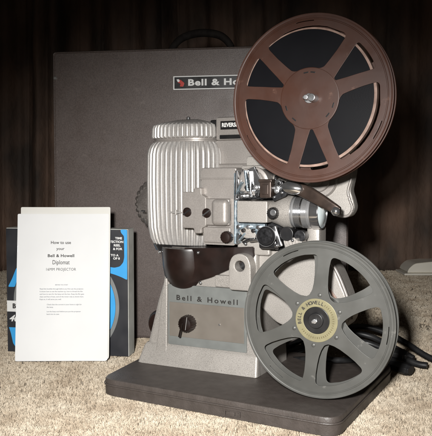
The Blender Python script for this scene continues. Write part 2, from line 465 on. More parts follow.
def make_reel(name, label, group, u, v, z, rad, wins, paint, gap):
    t = empty(name, place(u, v, z), A0)
    tag(t, label, 'film reel', group)
    def flange(y0, y1, rot, front):
        W_ = []
        for (a, prof, fr) in wins:
            # build one wide polygon and round it: the arc is kept coarse near the corners so that they round fully
            p_, q_ = window_curved(rad, a + rot, prof, fr)
            k0 = len(prof); n_arc = len(p_) - 2 * k0
            keep = list(range(0, k0)) + list(range(k0 + 2, k0 + n_arc - 2)) + list(range(k0 + n_arc, len(p_)))
            W_.append(fillet([p_[i] for i in keep], [q_[i] for i in keep], 6))
        W_ += [slit(rad, rad * .925, a + rot, 7, .35) for (a, _p, _f) in wins[::2]]
        b = [plate([circ(rad)] + W_, y0, y1, 0.25)]
        # rolled rim and embossed ring
        s = -1 if front else 1
        ym = y0 if front else y1
        b.append(lathe([(rad + .9, -.9), (rad + 1.3, 0), (rad + .9, .9), (rad - .6, 1.0), (rad - 1.6, .5), (rad - 1.6, -.5), (rad - .6, -1.0)], (0, (y0 + y1) / 2, 0), 'v', 128, closed=True))
        b.append(lathe([(rad * .955, 0), (rad * .950, .55), (rad * .94, .55), (rad * .935, 0)], (0, ym, 0), 'v', 128, closed=True) if front else
                 lathe([(rad * .955, 0), (rad * .950, -.55), (rad * .94, -.55), (rad * .935, 0)], (0, ym, 0), 'v', 128, closed=True))
        return join(*b)
    obj('front_flange', flange(-1.1, 0, 0, True), paint, t)
    obj('back_flange', flange(gap, gap + 1.1, 7, False), paint, t)
    return t

# --- lower, empty grey take-up reel
wins6 = [(113 + 60 * k, ((.335, 5), (.39, 13.5), (.47, 18.8), (.58, 22), (.70, 23.6), (.852, 23.8)), 8) for k in range(6)]
lr = make_reel('film_reel', 'empty grey green metal reel with gold ring label, low at front of projector', 'film reels on the projector',
               -40, 42, 105.5, 80.4, wins6, 'grey_reel', 11)
obj('hub', join(cyl(26, 0, 10.9, (0, 11, 0), 'v', 64)), 'grey_reel', lr)
lab = obj('label_ring', lathe([(14.2, 1.1), (14.2, 1.75), (14.6, 1.9), (22.2, 1.9), (22.6, 1.75), (22.6, 1.1)], (0, 0, 0), 'v', 96, closed=True), 'gold', lr)
ring_text('BELL & HOWELL', 18.3, 192, 10.2, 5.0, -1.95, lab, 'ink')
# faint worn print round the rest of the ring: small strokes
bm_ = []
for k in range(29):
    a = 60 - k * 7.3
    w = random.uniform(.35, .6)
    b = box(-w, w, -1.0, 1.0, 0, .12, 0)
    bm_.append(xf(b, Matrix.Translation((18.3 * math.cos(R(a)), -1.9, 18.3 * math.sin(R(a)))) @ Matrix.Rotation(R(90), 4, 'X') @ Matrix.Rotation(R(a - 90), 4, 'Z')))
obj('worn_lettering', join(*bm_), 'fade_ink', lab, smooth=False)
obj('hub_centre', join(cyl(14.1, 1.1, 2.6, (0, 0, 0), 'v', 64), cyl(8, 2.4, 5.5, (0, 0, 0), 'v', 40)), 'black', lr)
obj('spindle_tip', join(xf(box(-3.2, 3.2, -1.2, 1.2, -1.6, 1.6, .8), Matrix.Translation((0, -8, 0)) @ Matrix.Rotation(R(-20), 4, 'Y')), cyl(2.6, 5, 9.0, (0, 0, 0), 'v', 24)), 'steel', lr)
for k in range(6):
    a = 83 + 60 * k
    obj('rivet', lathe([(2.2, 0), (2.1, .6), (1.3, 1.1), (0, 1.2)], (26.5 * math.cos(R(a)), -1.1, 26.5 * math.sin(R(a))), 'v', 20), 'grey_reel', lr)

# --- upper, full red-brown reel
winsU = []
for k in range(3):
    winsU.append((94 + 120 * k, ((.365, 0), (.368, 12), (.375, 24), (.41, 30), (.50, 33), (.65, 35.5), (.862, 36.5)), 6))
    winsU.append((34 + 120 * k, ((.375, 2.5), (.50, 7.5), (.65, 10.5), (.75, 12), (.862, 13)), 4))
ur = make_reel('film_reel', 'full red brown metal reel wound with dark film, high above the lens', 'film reels on the projector',
               -50, 44, 333.5, 85.0, winsU, 'red_brown', 9)
obj('film_roll', cyl(69.0, 0.3, 8.2, (-3.0, 9, 1.4), 'v', 128, .3), 'film', ur)
obj('film_leader', plate([[(x - 2.2, z + 1.0) for x, z in circ(71.2, 128)], [(x - 3.0, z + 1.4) for x, z in circ(69.1, 128)]], .9, 8.6, .2), 'leader', ur)
hubU = obj('hub', join(lathe([(31.5, 1.0), (31.2, 1.45), (30.4, 1.7), (12, 1.9), (10, 1.6), (0, 1.6)], (0, 0, 0), 'v', 96)), 'red_brown', ur)
for a in (98, 82, 200, 232, 318, 342):
    obj('hub_slot', xf(box(-2.6, 2.6, -.7, .7, 0, .25, .1), Matrix.Translation((26.5 * math.cos(R(a)), -1.76, 26.5 * math.sin(R(a)))) @ Matrix.Rotation(R(90), 4, 'X') @ Matrix.Rotation(R(a - 90), 4, 'Z')), 'black', hubU)
obj('spindle_tip', join(cyl(5.2, 1.4, 3.2, (0, 0, 0), 'v', 32), cyl(2.6, 4, 14, (0, 0, 0), 'v', 24), xf(box(-3.4, 3.4, -1.3, 1.3, -1.3, 1.3, .7), Matrix.Translation((0, -12, 0)))), 'steel', ur)

# ------------------------------------------------------------------ base board under the projector
bb = empty('base_board', place(0, 0, 0), A0)
tag(bb, 'dark brown flat rounded board on the carpet under the projector', 'base board')
def slab(z0, z1, inset, r):
    lp = fillet([(-294 + inset, 15 + inset), (-4 - inset, -2 + inset), (-2 - inset, 232 - inset), (-316 + inset, 240 - inset)], r, 8)
    return lp
def board_ring(z, i): return [(p[0], p[1], z) for p in slab(0, 0, i, 20 - i * .5)]
obj('slab', loft([board_ring(1, 2), board_ring(1.2, 0.4), board_ring(12.2, 0.0), board_ring(12.8, 1.0), board_ring(13.6, 1.0), board_ring(14.2, 0.0), board_ring(18, .2), board_ring(19.4, 1.0), board_ring(20, 2.6)]), 'board', bb)
obj('rim_strip', loft([board_ring(12.3, -0.6), board_ring(12.3, -.9), board_ring(13.2, -1.3), board_ring(14.1, -.9), board_ring(14.1, -.6)], cap=False), 'board', bb)
lt = join(*[xf(b, Matrix.Translation((-118 + dx, 2.9, 7.2))) for b, dx in ((box(-9, -8, -1, 1, -3, 3, .4), 0), (box(8, 9, -1, 1, -3, 3, .4), 0), (box(-8, 8, -.6, .8, 2, 3, .3), 0), (box(-8, 8, -.6, .8, -3, -2, .3), 0), (box(-3, 3, -1.1, .8, -2, 2, .6), 0))])
obj('latch', lt, 'board', bb)

# ------------------------------------------------------------------ projector
pj = empty('film_projector', place(-180, 150, 20), A0)
tag(pj, 'silver beige vintage film projector with ribbed lamp house, standing on the dark board', 'film projector')
OFF = Vector((-180, 150, 20))
def P(name, bm, m, parent=None, **k):
    """part given in board coordinates (mm), stored relative to the projector"""
    xf(bm, Matrix.Translation(-OFF))
    return obj(name, bm, m, parent or pj, **k)

# pedestal: front ring outline lofted in height, (u0,u1,v0,v1,z)
def sec(u0, u1, v0, v1, z, r=6): return [(p[0], p[1], z) for p in rrect(u0, u1, v0, v1, r, 4)]
ped = loft([sec(-293, -130, 95, 196, 20, 5), sec(-292, -130, 95.5, 196, 24, 5), sec(-287, -131, 100, 196, 41, 5), sec(-284, -131.5, 103, 196, 44, 5),
            sec(-270, -132, 104, 194, 98, 5), sec(-262, -133, 104, 194, 122, 5), sec(-258, -134, 104, 192, 150, 5), sec(-256, -134, 105, 190, 164, 5), sec(-252, -137, 108, 188, 167, 5)])
pedo = P('pedestal', ped, 'cast', angle=50)
# proud left rib and right border of the panel
rib = loft([[(p[0], p[1], z) for p in fillet([(a, 99 + s), (b, 99 + s), (b, 106), (a, 106)], 1.5, 3)] for a, b, s, z in ((-272, -253.5, -2, 24), (-268, -253.5, 0, 44), (-261, -253.5, 1.5, 110), (-258, -254, 2.5, 128))])
P('panel_rib', rib, 'cast', pedo)
P('skirt', loft([[(p[0], p[1], z) for p in rrect(u0, u1, v0, 108, 3, 3)] for u0, u1, v0, z in ((-293.5, -129.5, 94.5, 20.5), (-292.5, -129.8, 95.2, 24.5), (-287, -131, 99.5, 42), (-285, -132, 103, 45.5))]), 'cast', pedo)
P('panel_rib', box(-146, -131.5, 101.5, 106, 44, 123, 1.2), 'cast', pedo)
pan = P('name_panel', join(box(-253, -146, 101.5, 105, 46, 121.5, 1)), 'panel_grey')
P('inner_plate', box(-250.5, -149, 100.7, 103, 57, 99.5, .5), 'panel_tan', pan)
P('lettering', text_v('Bell & Howell', 8.8, -199, 101.45, 105.2, th=.12, sx=1.2, bold=.18, space=1.4), 'ink', pan, smooth=False)
P('pin', cyl(1.2, 0, 1.2, (-181, 100.8, 77), 'v', 12, .2), 'steel', pan)

def knob(c, r, h, m='bakelite', ribs=20, amp=.035, axis='v'):
    rp = lambda k, n: amp * (1 if (k * ribs * 2 // n) % 2 == 0 else -1)
    body = lathe([(r, 0), (r, h * .25), (r * .97, h * .8), (r * .86, h)], c, axis, ribs * 6, ripple=rp)
    cap = lathe([(r * .83, h * .9), (r * .80, h * 1.02), (r * .5, h * 1.08), (0, h * 1.1)], c, axis, 40)
    return join(body, cap)
kn = P('control_knob', knob((-222.5, 101, 75.5), 10, 12), 'bakelite')
P('pointer', xf(box(-1.2, 1.2, -15.0, -12.2, -12, 6, .6), Matrix.Translation((-226, 101, 71.5)) @ Matrix.Rotation(R(14), 4, 'Y')), 'bakelite', kn)
P('knob_highlight', xf(box(-.22, .22, -13.8, -13.1, -8, 8, .15), Matrix.Translation((-219.5, 101, 77)) @ Matrix.Rotation(R(8), 4, 'Y')), 'highlight_grey', kn)  # thin grey strip stands in for a highlight streak on the glossy knob
P('lamp_socket',
  lathe([(16, -3), (19, 2), (19, 14), (15, 20), (0, 22)], (-284, 150, 62), 'v', 40), 'bakelite')

# lamp house: fluted rounded box
def fluted(z, u0, u1, v0, v1, amp, n=1056, flutes=44, p=2.7, ph=0.0):
    cu_, cv_, a, b = (u0 + u1) / 2, (v0 + v1) / 2, (u1 - u0) / 2, (v1 - v0) / 2
    base = []
    for k in range(2000):
        t = 2 * math.pi * k / 2000; c_, s_ = math.cos(t), math.sin(t)
        rr = (abs(c_) ** p + abs(s_) ** p) ** (-1 / p)
        base.append((cu_ + a * rr * c_, cv_ + b * rr * s_))
    L = [0.0]
    for k in range(2000):
        q0, q1 = base[k], base[(k + 1) % 2000]; L.append(L[-1] + math.hypot(q1[0] - q0[0], q1[1] - q0[1]))
    pts = []; k = 0
    for i in range(n):
        d = L[-1] * i / n
        while L[k + 1] < d: k += 1
        x, y = base[k]; f = (i * flutes / n + ph) % 1.0
        g = 1.0 - 1.9 * amp * (1 - abs(2 * f / .46 - 1)) if 0 < f < .46 else 1.0 + .012 * (amp > .03) * math.sin(math.pi * (f - .46) / .54)
        pts.append((cu_ + (x - cu_) * g, cv_ + (y - cv_) * g, z))
    return pts
F_ = (-301.5, -197.5, 106, 196)
def FL(z, ins, amp): return fluted(z, F_[0] + ins, F_[1] - ins, F_[2] + ins, F_[3] - ins, amp)
lh = loft([FL(168, 10, 0), FL(169, 7, .02), FL(176, 4, .045), FL(190, 1.5, .055), FL(215, .4, .06), FL(250, 0, .06), FL(282, .5, .06), FL(289, 1.8, .055),
           FL(294, 4.0, .04), FL(297.5, 7, .015), FL(298.5, 9, 0)])
lho = P('lamp_house', lh, 'ribbed', angle=28)
P('seam_band', loft([FL(297, 9, 0), FL(298, 7.4, 0), FL(299.4, 7.4, 0), FL(300, 9, 0), FL(303, 9, 0)]), 'smooth_cast', lho)
cap = loft([FL(302, 9, .0), FL(303, 6.6, .02), FL(304.5, 5.8, .05), FL(315, 6.2, .05), FL(319, 7.6, .045), FL(321, 11, .03), FL(322.5, 16, .01), FL(325, 27, 0), FL(327, 36, 0)])
capo = P('lamp_house_cap', cap, 'ribbed', lho, angle=28)
P('cap_nut', lathe([(5, 0), (4.6, 1.5), (2.6, 2.4), (2.4, 4.6), (1.4, 5.6), (0, 5.8)], (-250, 150, 325.5), 'z', 24), 'chrome', capo)
# horizontal clip across the flutes (cross shaped) and left one
P('clip', join(box(-252, -233, 103.4, 108, 209.3, 211.2, .7), box(-243.6, -241.8, 103, 108, 207, 213.5, .6)), 'ribbed', lho)
P('clip', xf(box(-6, 4, -1, 1, -.9, .9, .5), Matrix.Translation((-303, 125, 210)) @ Matrix.Rotation(R(-35), 4, 'Z')), 'dark_metal', lho)
# dark lower drum under the lamp house
dr = lathe([(22, -51), (27, -47), (33, -36), (35.5, -22), (36.5, -3), (36, 0)], (-233, 125, 166.5), 'z', 72)
P('lamp_drum', dr, 'bakelite')
P('drum_foot', lathe([(0, -52.5), (15, -52), (19, -50), (19, -48)], (-232, 125, 166.5), 'z', 48), 'bakelite')
P('drum_collar', join(loft([sec(-285, -204, 114, 188, 161, 20), sec(-288, -202, 112, 190, 168.5, 20)])), 'black')
wd = loft([[(-226, 97, 122), (-226, 93, 168), (-226, 150, 168), (-226, 150, 120)], [(-190, 97, 134), (-190, 96, 169), (-190, 150, 169), (-190, 150, 134)],
           [(-164, 98, 146), (-160, 97, 171), (-158, 150, 171), (-160, 150, 142)], [(-137, 103, 160), (-137, 101, 172.5), (-137, 150, 172.5), (-137, 150, 160)]])
bmesh.ops.bevel(wd, geom=wd.edges[:], offset=1.2, segments=2, affect='EDGES')
P('air_duct', wd, 'bakelite', angle=40)
for c in ((-268, 107.5, 160), (-207, 95, 163), (-206, 99, 126)):
    P('screw', lathe([(2.0, 0), (1.9, .8), (1.0, 1.6), (0, 1.8)], c, 'v', 16), 'chrome')

# motor on the far side, left of the lamp house
rp = lambda k, n: .035 * (1 if (k // 3) % 2 == 0 else -1)
mo = join(lathe([(34, -4), (34, 6), (33, 11), (29, 17), (25, 20)], (-314, 186, 218), 'v', 144, ripple=rp), lathe([(25, 17), (22, 24), (14, 28), (8, 29), (0, 29.5)], (-314, 186, 218), 'v', 64), cyl(22, -30, 2, (-314, 186, 218), 'v', 48))
P('motor', mo, 'motor')
P('motor_bracket', box(-316, -262, 175, 192, 178, 196, 4), 'black')

# gate housing in front right of the lamp house
gh = P('gate_housing', join(loft([[(p[0], y, p[1]) for p in fillet([(-197, 174), (-155.5, 174), (-155.5, 262), (-200, 262)], [3, 3, 3, 4], 4)] for y in (150, 92, 90.6, 90)]),
       box(-201, -155, 91.5, 148, 256, 264.5, 2), box(-223, -150, 100, 146, 200, 232, 2)), 'smooth_cast', angle=40)
P('housing_lid', box(-202, -157, 88.6, 96, 251, 252.6, .6), 'smooth_cast', gh)
P('cover_plate', join(plate([fillet([(-222, 193), (-206, 193), (-206, 187), (-196, 187), (-196, 193), (-190, 196), (-190, 230), (-196, 233), (-196, 241), (-206, 241), (-206, 236), (-222, 236)], 2, 4)], 82.5, 91.5, 1.2), box(-206, -160, 83, 92, 197, 228.5, 2.5)), 'smooth_cast', gh)
P('cover_bulge', xf(box(-11, 11, -10, 6, -15.5, 15.5, 6, 5), Matrix.Translation((-171, 87.5, 212.5))), 'smooth_cast', gh)
P('corner_plate', box(-196, -160, 86.5, 91, 176.5, 195, 2), 'smooth_cast', gh)
for c in ((-214.5, 82.5, 212), (-188.5, 82.3, 211.5)):
    b, s, m = screw_head(5.6, c, 'v', 2.6)
    so = P('screw', xf(b, m), 'bakelite')
    P('slot', xf(s, m @ Matrix.Rotation(R(35), 4, 'Z')), 'chrome' if c[0] > -200 else 'black', so)  # chrome on the right screw stands in for its diagonal highlight
P('focus_knob', knob((-163.5, 86.5, 184), 7.0, 7, ribs=14, amp=.02), 'bakelite')

# top housing and arm carrying the upper reel, behind
th = P('top_housing', join(box(-204, -110, 136, 176, 299, 327.5, 2.5), box(-206, -110, 140, 174, 250, 299.5, 2), box(-216, -100, 134, 178, 262, 270, 3)), 'smooth_cast')
P('housing_bracket', box(-214, -203.5, 140, 170, 302, 325, 2), 'black', th)
P('nameplate', box(-197, -145, 135.2, 137, 312, 322.5, .4), 'black', th)
P('lettering', text_v('REVERSE', 6.8, -195, 135.1, 317.3, th=.12, sx=.85, bold=.22, align='LEFT'), 'white_ink', th, smooth=False)
P('carrying_slot', box(-198, -145, 134.6, 137.5, 300.5, 305.5, .8), 'black', th)
armp = fillet([(-120, 250), (-80, 240), (-62, 222), (-46, 208), (-30, 208), (-24, 218), (-27, 230), (-30, 238), (-25, 262), (-28, 300), (-30, 345), (-44, 354), (-58, 345), (-75, 300), (-105, 296), (-120, 290)], 9, 5)
ua = P('upper_reel_arm', join(plate([armp], 126, 142, 2.0), cyl(12, 0, 78, (-44, 130, 333), 'v', 40)), 'cast', angle=45)
P('arm_boss', join(lathe([(22, 0), (22, 4), (20.5, 5.5), (15, 5.6), (14.5, 9), (13, 10), (8, 10), (7.5, 12), (0, 12.5)], (-66, 126, 251), 'v', 56)), 'smooth_cast', ua)
P('arm_edge', tube([(-58, 124.5, 219), (-44, 124.5, 210), (-32, 124.5, 210), (-27, 124.5, 218), (-30, 124.5, 228), (-32, 124.5, 238), (-28, 124.5, 255), (-28, 124.5, 275)], 1.6), 'smooth_cast', ua)
P('spindle', cyl(4, 0, 110, (-44, 140, 333), 'v', 24), 'steel', ua)

# film gate area between housing and lens: recess, steel guides, sprockets
P('gate_recess', box(-157.5, -88, 108, 150, 168, 264, 1), 'dark_metal')
P('gate_strip', box(-156.6, -153.6, 88, 108, 176, 258, .8), 'blue_steel')
P('gate_strip', box(-153.4, -151.4, 91, 108, 188, 246, .5), 'chrome')
g1 = P('upper_film_guide', join(lathe([(19, -10), (19, 8), (17, 9), (15, 9), (14, 8)], (-134, 100, 246), 'v', 56), lathe([(14, 0), (13.5, 10.5), (9, 11), (8.5, 8), (0, 8)], (-134, 100, 246), 'v', 48)), 'smooth_cast')
P('guide_plate', plate([fillet([(-150, 228), (-120, 228), (-120, 236), (-126, 244), (-132, 259), (-140, 262), (-144, 252), (-150, 250)], 2, 3)], 90, 93, .6), 'steel', g1)
P('guide_plate', xf(box(-5, 5, -2, 2, -15, 15, 1), Matrix.Translation((-128.5, 88, 250)) @ Matrix.Rotation(R(-24), 4, 'Y')), 'chrome', g1)
P('guide_plate', xf(box(-3.4, 3.4, -2, 2, -13, 13, 1), Matrix.Translation((-143, 88.5, 250)) @ Matrix.Rotation(R(12), 4, 'Y')), 'smooth_cast', g1)
for c in ((-139, 89, 240), (-128, 89, 236), (-146, 89, 234)):
    P('screw', lathe([(2.6, 0), (2.5, 1.2), (1.2, 2.0), (0, 2.2)], c, 'v', 16), 'chrome')
for c in ((-134, 89.5, 244), (-122, 89.5, 229.5)):
    P('screw', lathe([(2.2, 0), (2.1, 1.2), (1.0, 2.0), (0, 2.2)], c, 'v', 16), 'black')
P('guide_bar', xf(box(-18, 19, -2, 2, -1.2, 1.2, .6), Matrix.Translation((-134, 88, 229)) @ Matrix.Rotation(R(-3), 4, 'Y')), 'dark_metal')
P('lower_guide_bar', box(-151, -118, 88, 96, 188, 200.5, 1), 'blue_steel')
for k in range(5):
    P('guide_roller', cyl(2.3, 0, 6, (-149 + 6.2 * k, 88.5, 196.5 - (k % 2) * 4), 'v', 16), ('chrome', 'black', 'steel', 'black', 'chrome')[k])
for k, (x, z, w, h, a, m_) in enumerate(((-151, 244, 1.2, 17, 3, 'chrome'), (-138.5, 249, 1.1, 12, -8, 'blue_steel'), (-133.6, 246, .9, 14, -4, 'chrome'), (-122.5, 252, 1.5, 11, -30, 'chrome'),
                                           (-148, 240, 1.2, 9, 30, 'blue_steel'), (-141, 234, 1.0, 7, 80, 'chrome'))):
    P('guide_fin', xf(box(-w, w, -5, 1, -h, h, .5), Matrix.Translation((x, 86.5, z)) @ Matrix.Rotation(R(a), 4, 'Y')), m_)
for k, (x, z, r_, h, m_) in enumerate(((-145, 232, 3.0, 7, 'chrome'), (-137.5, 241.5, 3.6, 6, 'black'), (-126, 241.5, 2.8, 9, 'steel'), (-125, 233, 2.6, 7, 'black'), (-132, 231.8, 2.0, 9, 'chrome'))):
    P('guide_roller', join(cyl(r_, 0, h, (x, 89, z), 'v', 24), cyl(r_ * .45, h, h + 1.4, (x, 89, z), 'v', 16)), m_)
P('knurled_nut', knob((-98.5, 84, 246.5), 4.2, 5, ribs=12, amp=.06), 'chrome')
P('side_shaft', join(cyl(3.0, 0, 26, (-106, 86, 241), 'x', 24), cyl(4.4, 3, 7, (-106, 86, 241), 'x', 24), cyl(4.0, 12, 14, (-106, 86, 241), 'x', 24)), 'steel')
P('shield', plate([fillet([(-104, 226), (-90, 232), (-86, 240), (-96, 238), (-106, 231)], 1.5, 3)], 80, 83, .6), 'dark_metal')
for k in range(4):
    P('clip_finger', xf(box(-1.0, 1.0, -4, 2, -5.5, 5.5, .4), Matrix.Translation((-150 + 5.2 * k, 89, 183 + 2.4 * math.sin(k * 2.1))) @ Matrix.Rotation(R(20 + 22 * k), 4, 'Y')), ('chrome', 'blue_steel', 'black', 'chrome')[k])
for k in range(5):
    P('foot_ridge', xf(box(-.8, .8, -1.2, 1, -4.2, 4.2, .4), Matrix.Translation((-92 + 4.2 * k, 88.2, 182.5 - 1.0 * k)) @ Matrix.Rotation(R(-14), 4, 'Y')), 'smooth_cast')
P('roller_edge', lathe([(10.9, 17.2), (11.5, 17.2), (11.5, 18.4), (10.9, 18.4)], (-112.5, 97, 187), 'v', 48, closed=True), 'steel')
P('tension_block', join(box(-119.5, -105.5, 76, 92, 230, 249, 1.6), box(-120.5, -104.5, 75, 93, 247.5, 251, 1)), 'lever')
P('latch_plate', join(box(-116.5, -108.5, 75, 77, 234, 245, .8)), 'lever')
for k, (x, z, r) in enumerate(((-101, 238, 3.2), (-97, 246, 3.6), (-94, 236, 2.6), (-103, 231, 2.2), (-91, 243, 2.4))):
    P('spring_pin', join(cyl(r, 0, 9, (x, 90, z), 'v', 24), cyl(r * .55, 9, 12, (x, 90, z), 'v', 16)), ('steel', 'dark_metal', 'chrome', 'chrome', 'steel')[k])
P('spring', tube([(-104 + 1.35 * k, 84 + 2.2 * math.cos(k * 1.57), 238 + 2.6 * math.sin(k * 1.57)) for k in range(14)], .6, 6, 4), 'chrome')
P('guide_hook', tube([(-103, 84, 262), (-99, 83, 264), (-96, 83, 260), (-98, 83, 255), (-103, 83, 253), (-101, 83, 247)], 1.4, 10), 'dark_metal')
P('gate_backing', join(plate([fillet([(-150, 250), (-88, 240), (-70, 246), (-70, 275), (-150, 278)], 5, 4)], 108, 124, 1.5), box(-152, -104, 98, 124, 262, 267, 2)), 'cast')
P('gate_backing', join(plate([fillet([(-117, 236), (-92, 236), (-78, 246), (-80, 258), (-112, 262)], 4, 4)], 101, 109, 1.5)), 'cast')

# lens
ln = P('lens_housing', join(box(-151, -113, 84, 118, 201.5, 226.5, 1.8),
       loft([[(x, 101 + a * math.cos(t_), 214 + b * math.sin(t_)) for t_ in [2 * math.pi * k / 40 for k in range(40)]] for x, a, b in ((-114, 13, 12.2), (-104, 17.5, 15.5), (-96, 19, 19), (-88, 19, 19), (-87, 18, 18))])), 'cast')
P('lens_barrel', lathe([(16.8, -20), (17.4, -19), (17.4, -9), (16.6, -8.6), (16.6, -7.4), (17.6, -7), (17.6, 0), (16.9, .6), (16.9, 2), (17.9, 2.4), (17.9, 9), (17.2, 9.6), (17.2, 13)], (-76, 101, 214), 'x', 72), 'satin_steel', ln)
P('glint_ridge', lathe([(17.35 + .32 * math.sin(h * 5.2), -19 + h) for h in [k * .15 for k in range(0, 66)]] + [(16.9, -8.9)], (-76, 101, 214), 'x', 72), 'barrel', ln, angle=80)  # fine ridges added to draw the flash into a highlight line along the barrel
P('glint_ridge', lathe([(17.75 + .22 * math.sin(h * 6.5), -6.8 + h) for h in [k * .13 for k in range(0, 120)]] + [(17.0, 9.2)], (-76, 101, 214), 'x', 72), 'barrel', ln, angle=80)
lr_ = P('lens_rim', lathe([(18.2, 0), (18.6, .8), (18.6, 9), (18.2, 10), (17.4, 10), (17.0, 9), (16.9, 5), (16.8, 3)], (-64, 101, 214), 'x', 72, closed=False), 'chrome', ln)
P('lens_glass', lathe([(16.9, 7.5), (13, 10), (7, 11.6), (0, 12.2)], (-64, 101, 214), 'x', 56), 'glass', ln)
P('thumb_screw', knob((-105, 85, 213), 6.6, 8, 'black', ribs=16, amp=.03), 'black', ln)
P('thumb_screw_cap', xf(cyl(3.5, 8, 9.6, (-103, 85, 214), 'v', 20, .3), Matrix.Identity(4)), 'steel', ln)

# lever across the lens
def lev(t, w, h, z, v): return [(p[0] * 0 + t, v + p[0], z + p[1]) for p in rrect(-w, w, -h, h, min(w, h) * .7, 3)]
lv = P('lens_lever', loft([lev(-88, 3, 4, 243, 80), lev(-82, 4, 6, 242, 79), lev(-70, 4.6, 8, 239.5, 78), lev(-58, 4.6, 8, 234, 77), lev(-44, 4.2, 7.2, 226.5, 76), lev(-32, 3.6, 6, 220, 75.5), lev(-26, 2.6, 4, 217.5, 75.5)]), 'lever', angle=60)
P('lever_pivot', xf(lathe([(7.2, 0), (7.2, 3), (6.4, 6), (4.0, 8), (0, 8.8)], (0, 0, 0), 'v', 40), Matrix.Translation((-79, 75.5, 241.5)) @ Matrix.Rotation(R(10), 4, 'Y') @ Matrix.Scale(1.75, 4, (1, 0, 0))), 'chrome', lv)
P('lever_screw', lathe([(4.8, 0), (4.8, 2), (3.6, 3.6), (1.6, 4.4), (0, 4.5)], (-30, 72.5, 217), 'v', 32), 'chrome', lv)
P('lever_link', tube([(-95, 84, 236), (-90, 82, 243), (-84, 80, 246), (-76, 80, 247)], 2.2, 10), 'dark_metal', lv)

# lower body: gear case / arm carrying the take-up reel
body = fillet([(-160, 120), (-160, 172), (-146, 178), (-100, 184), (-76, 183), (-60, 174), (-42, 150), (-28, 118), (-24, 96), (-30, 84), (-46, 80), (-80, 76), (-112, 82), (-133, 100)], 10, 6)
gb = P('gear_case', join(plate([body], 112, 150, 3.0), box(-160, -118, 104, 150, 162, 181, 3)), 'cast', angle=45)
P('case_edge', tube([(-66, 110.5, 180), (-54, 110.5, 168), (-38, 110.5, 144), (-25, 110.5, 112), (-23, 110.5, 96)], 2.0), 'smooth_cast', gb)
P('case_trim', xf(box(-1.6, 1.6, -1, 1, -24, 24, .6), Matrix.Translation((-43, 111, 120)) @ Matrix.Rotation(R(-38), 4, 'Y')), 'leader', gb)
P('case_trim', xf(box(-1.0, 1.0, -1, 1, -22, 22, .6), Matrix.Translation((-48, 111, 112)) @ Matrix.Rotation(R(-38), 4, 'Y')), 'leader', gb)
P('take_up_shaft', join(cyl(9, 0, 56, (-40, 114, 106), 'v', 32), cyl(4, 0, 66, (-40, 114, 106), 'v', 20)), 'steel', gb)
# hinge lug with a hole
lug = plate([fillet([(-163, 122), (-135, 122), (-135, 152), (-139, 162), (-149, 166), (-159, 162), (-163, 152)], 5, 6), [(-149 + 6.2 * math.cos(R(a)), 150.5 + 6.2 * math.sin(R(a))) for a in range(0, 360, 12)]], 88, 104, 1.2)
lg = P('hinge_lug', lug, 'cast', angle=45)
P('lug_ledge', box(-187, -160, 99, 108, 122.5, 137, 1.5), 'cast', lg)
P('hole_back', cyl(6.0, 0, 2, (-149, 103, 150.5), 'v', 28), 'dark_metal', lg)
# sprocket, rollers and shiny bits below the lens
P('film_chute', plate([fillet([(-153, 199), (-148, 186), (-138, 178), (-126, 180), (-121, 190), (-122, 198), (-138, 200)], 2, 4)], 92, 98, 1), 'chrome')
P('chute_cover', plate([fillet([(-150, 192), (-144, 184), (-130, 181), (-128, 189), (-140, 197)], 2, 4)], 87, 92.4, 1), 'cast')
ro = P('sprocket_roller', join(lathe([(10.5, 0), (10.5, 3), (9.2, 4), (9.2, 12), (11.0, 13), (11.0, 17), (9.6, 18.6), (0, 19)], (-112.5, 97, 187), 'v', 48), box(-124, -102, 84, 98, 172, 183, 3)), 'black')
P('roller_cap', lathe([(8.4, 0), (8.2, .8), (5, 1.2), (0, 1.3)], (-112.5, 78.4, 188), 'v', 32), 'dark_metal', ro)
P('roller_screw', lathe([(2.6, 0), (2.5, 1.2), (1.2, 2.0), (0, 2.2)], (-100, 80, 177), 'v', 16), 'chrome', ro)
P('roller_bracket', xf(box(-2.2, 2.2, -3, 3, -12, 12, 1), Matrix.Translation((-101, 86, 187)) @ Matrix.Rotation(R(-20), 4, 'Y')), 'chrome', ro)
P('idler_roller', join(cyl(8, 0, 14, (-91, 100, 190), 'v', 36)), 'black')
P('idler_roller', join(cyl(6.5, 0, 12, (-76, 100, 188), 'v', 36)), 'dark_metal')
P('foot_block', xf(box(-11, 11, -8, 8, -5.5, 5.5, 2), Matrix.Translation((-84, 96, 180.5)) @ Matrix.Rotation(R(-14), 4, 'Y')), 'cast')
P('lens_bracket', box(-74, -58, 104, 130, 172, 200, 4), 'cast')
for c in ((-84, 87.6, 183), (-108, 101, 172), (-146, 98, 176)):
    P('screw', lathe([(2.0, 0), (1.9, .8), (1.0, 1.6), (0, 1.8)], c, 'v', 16), 'chrome')

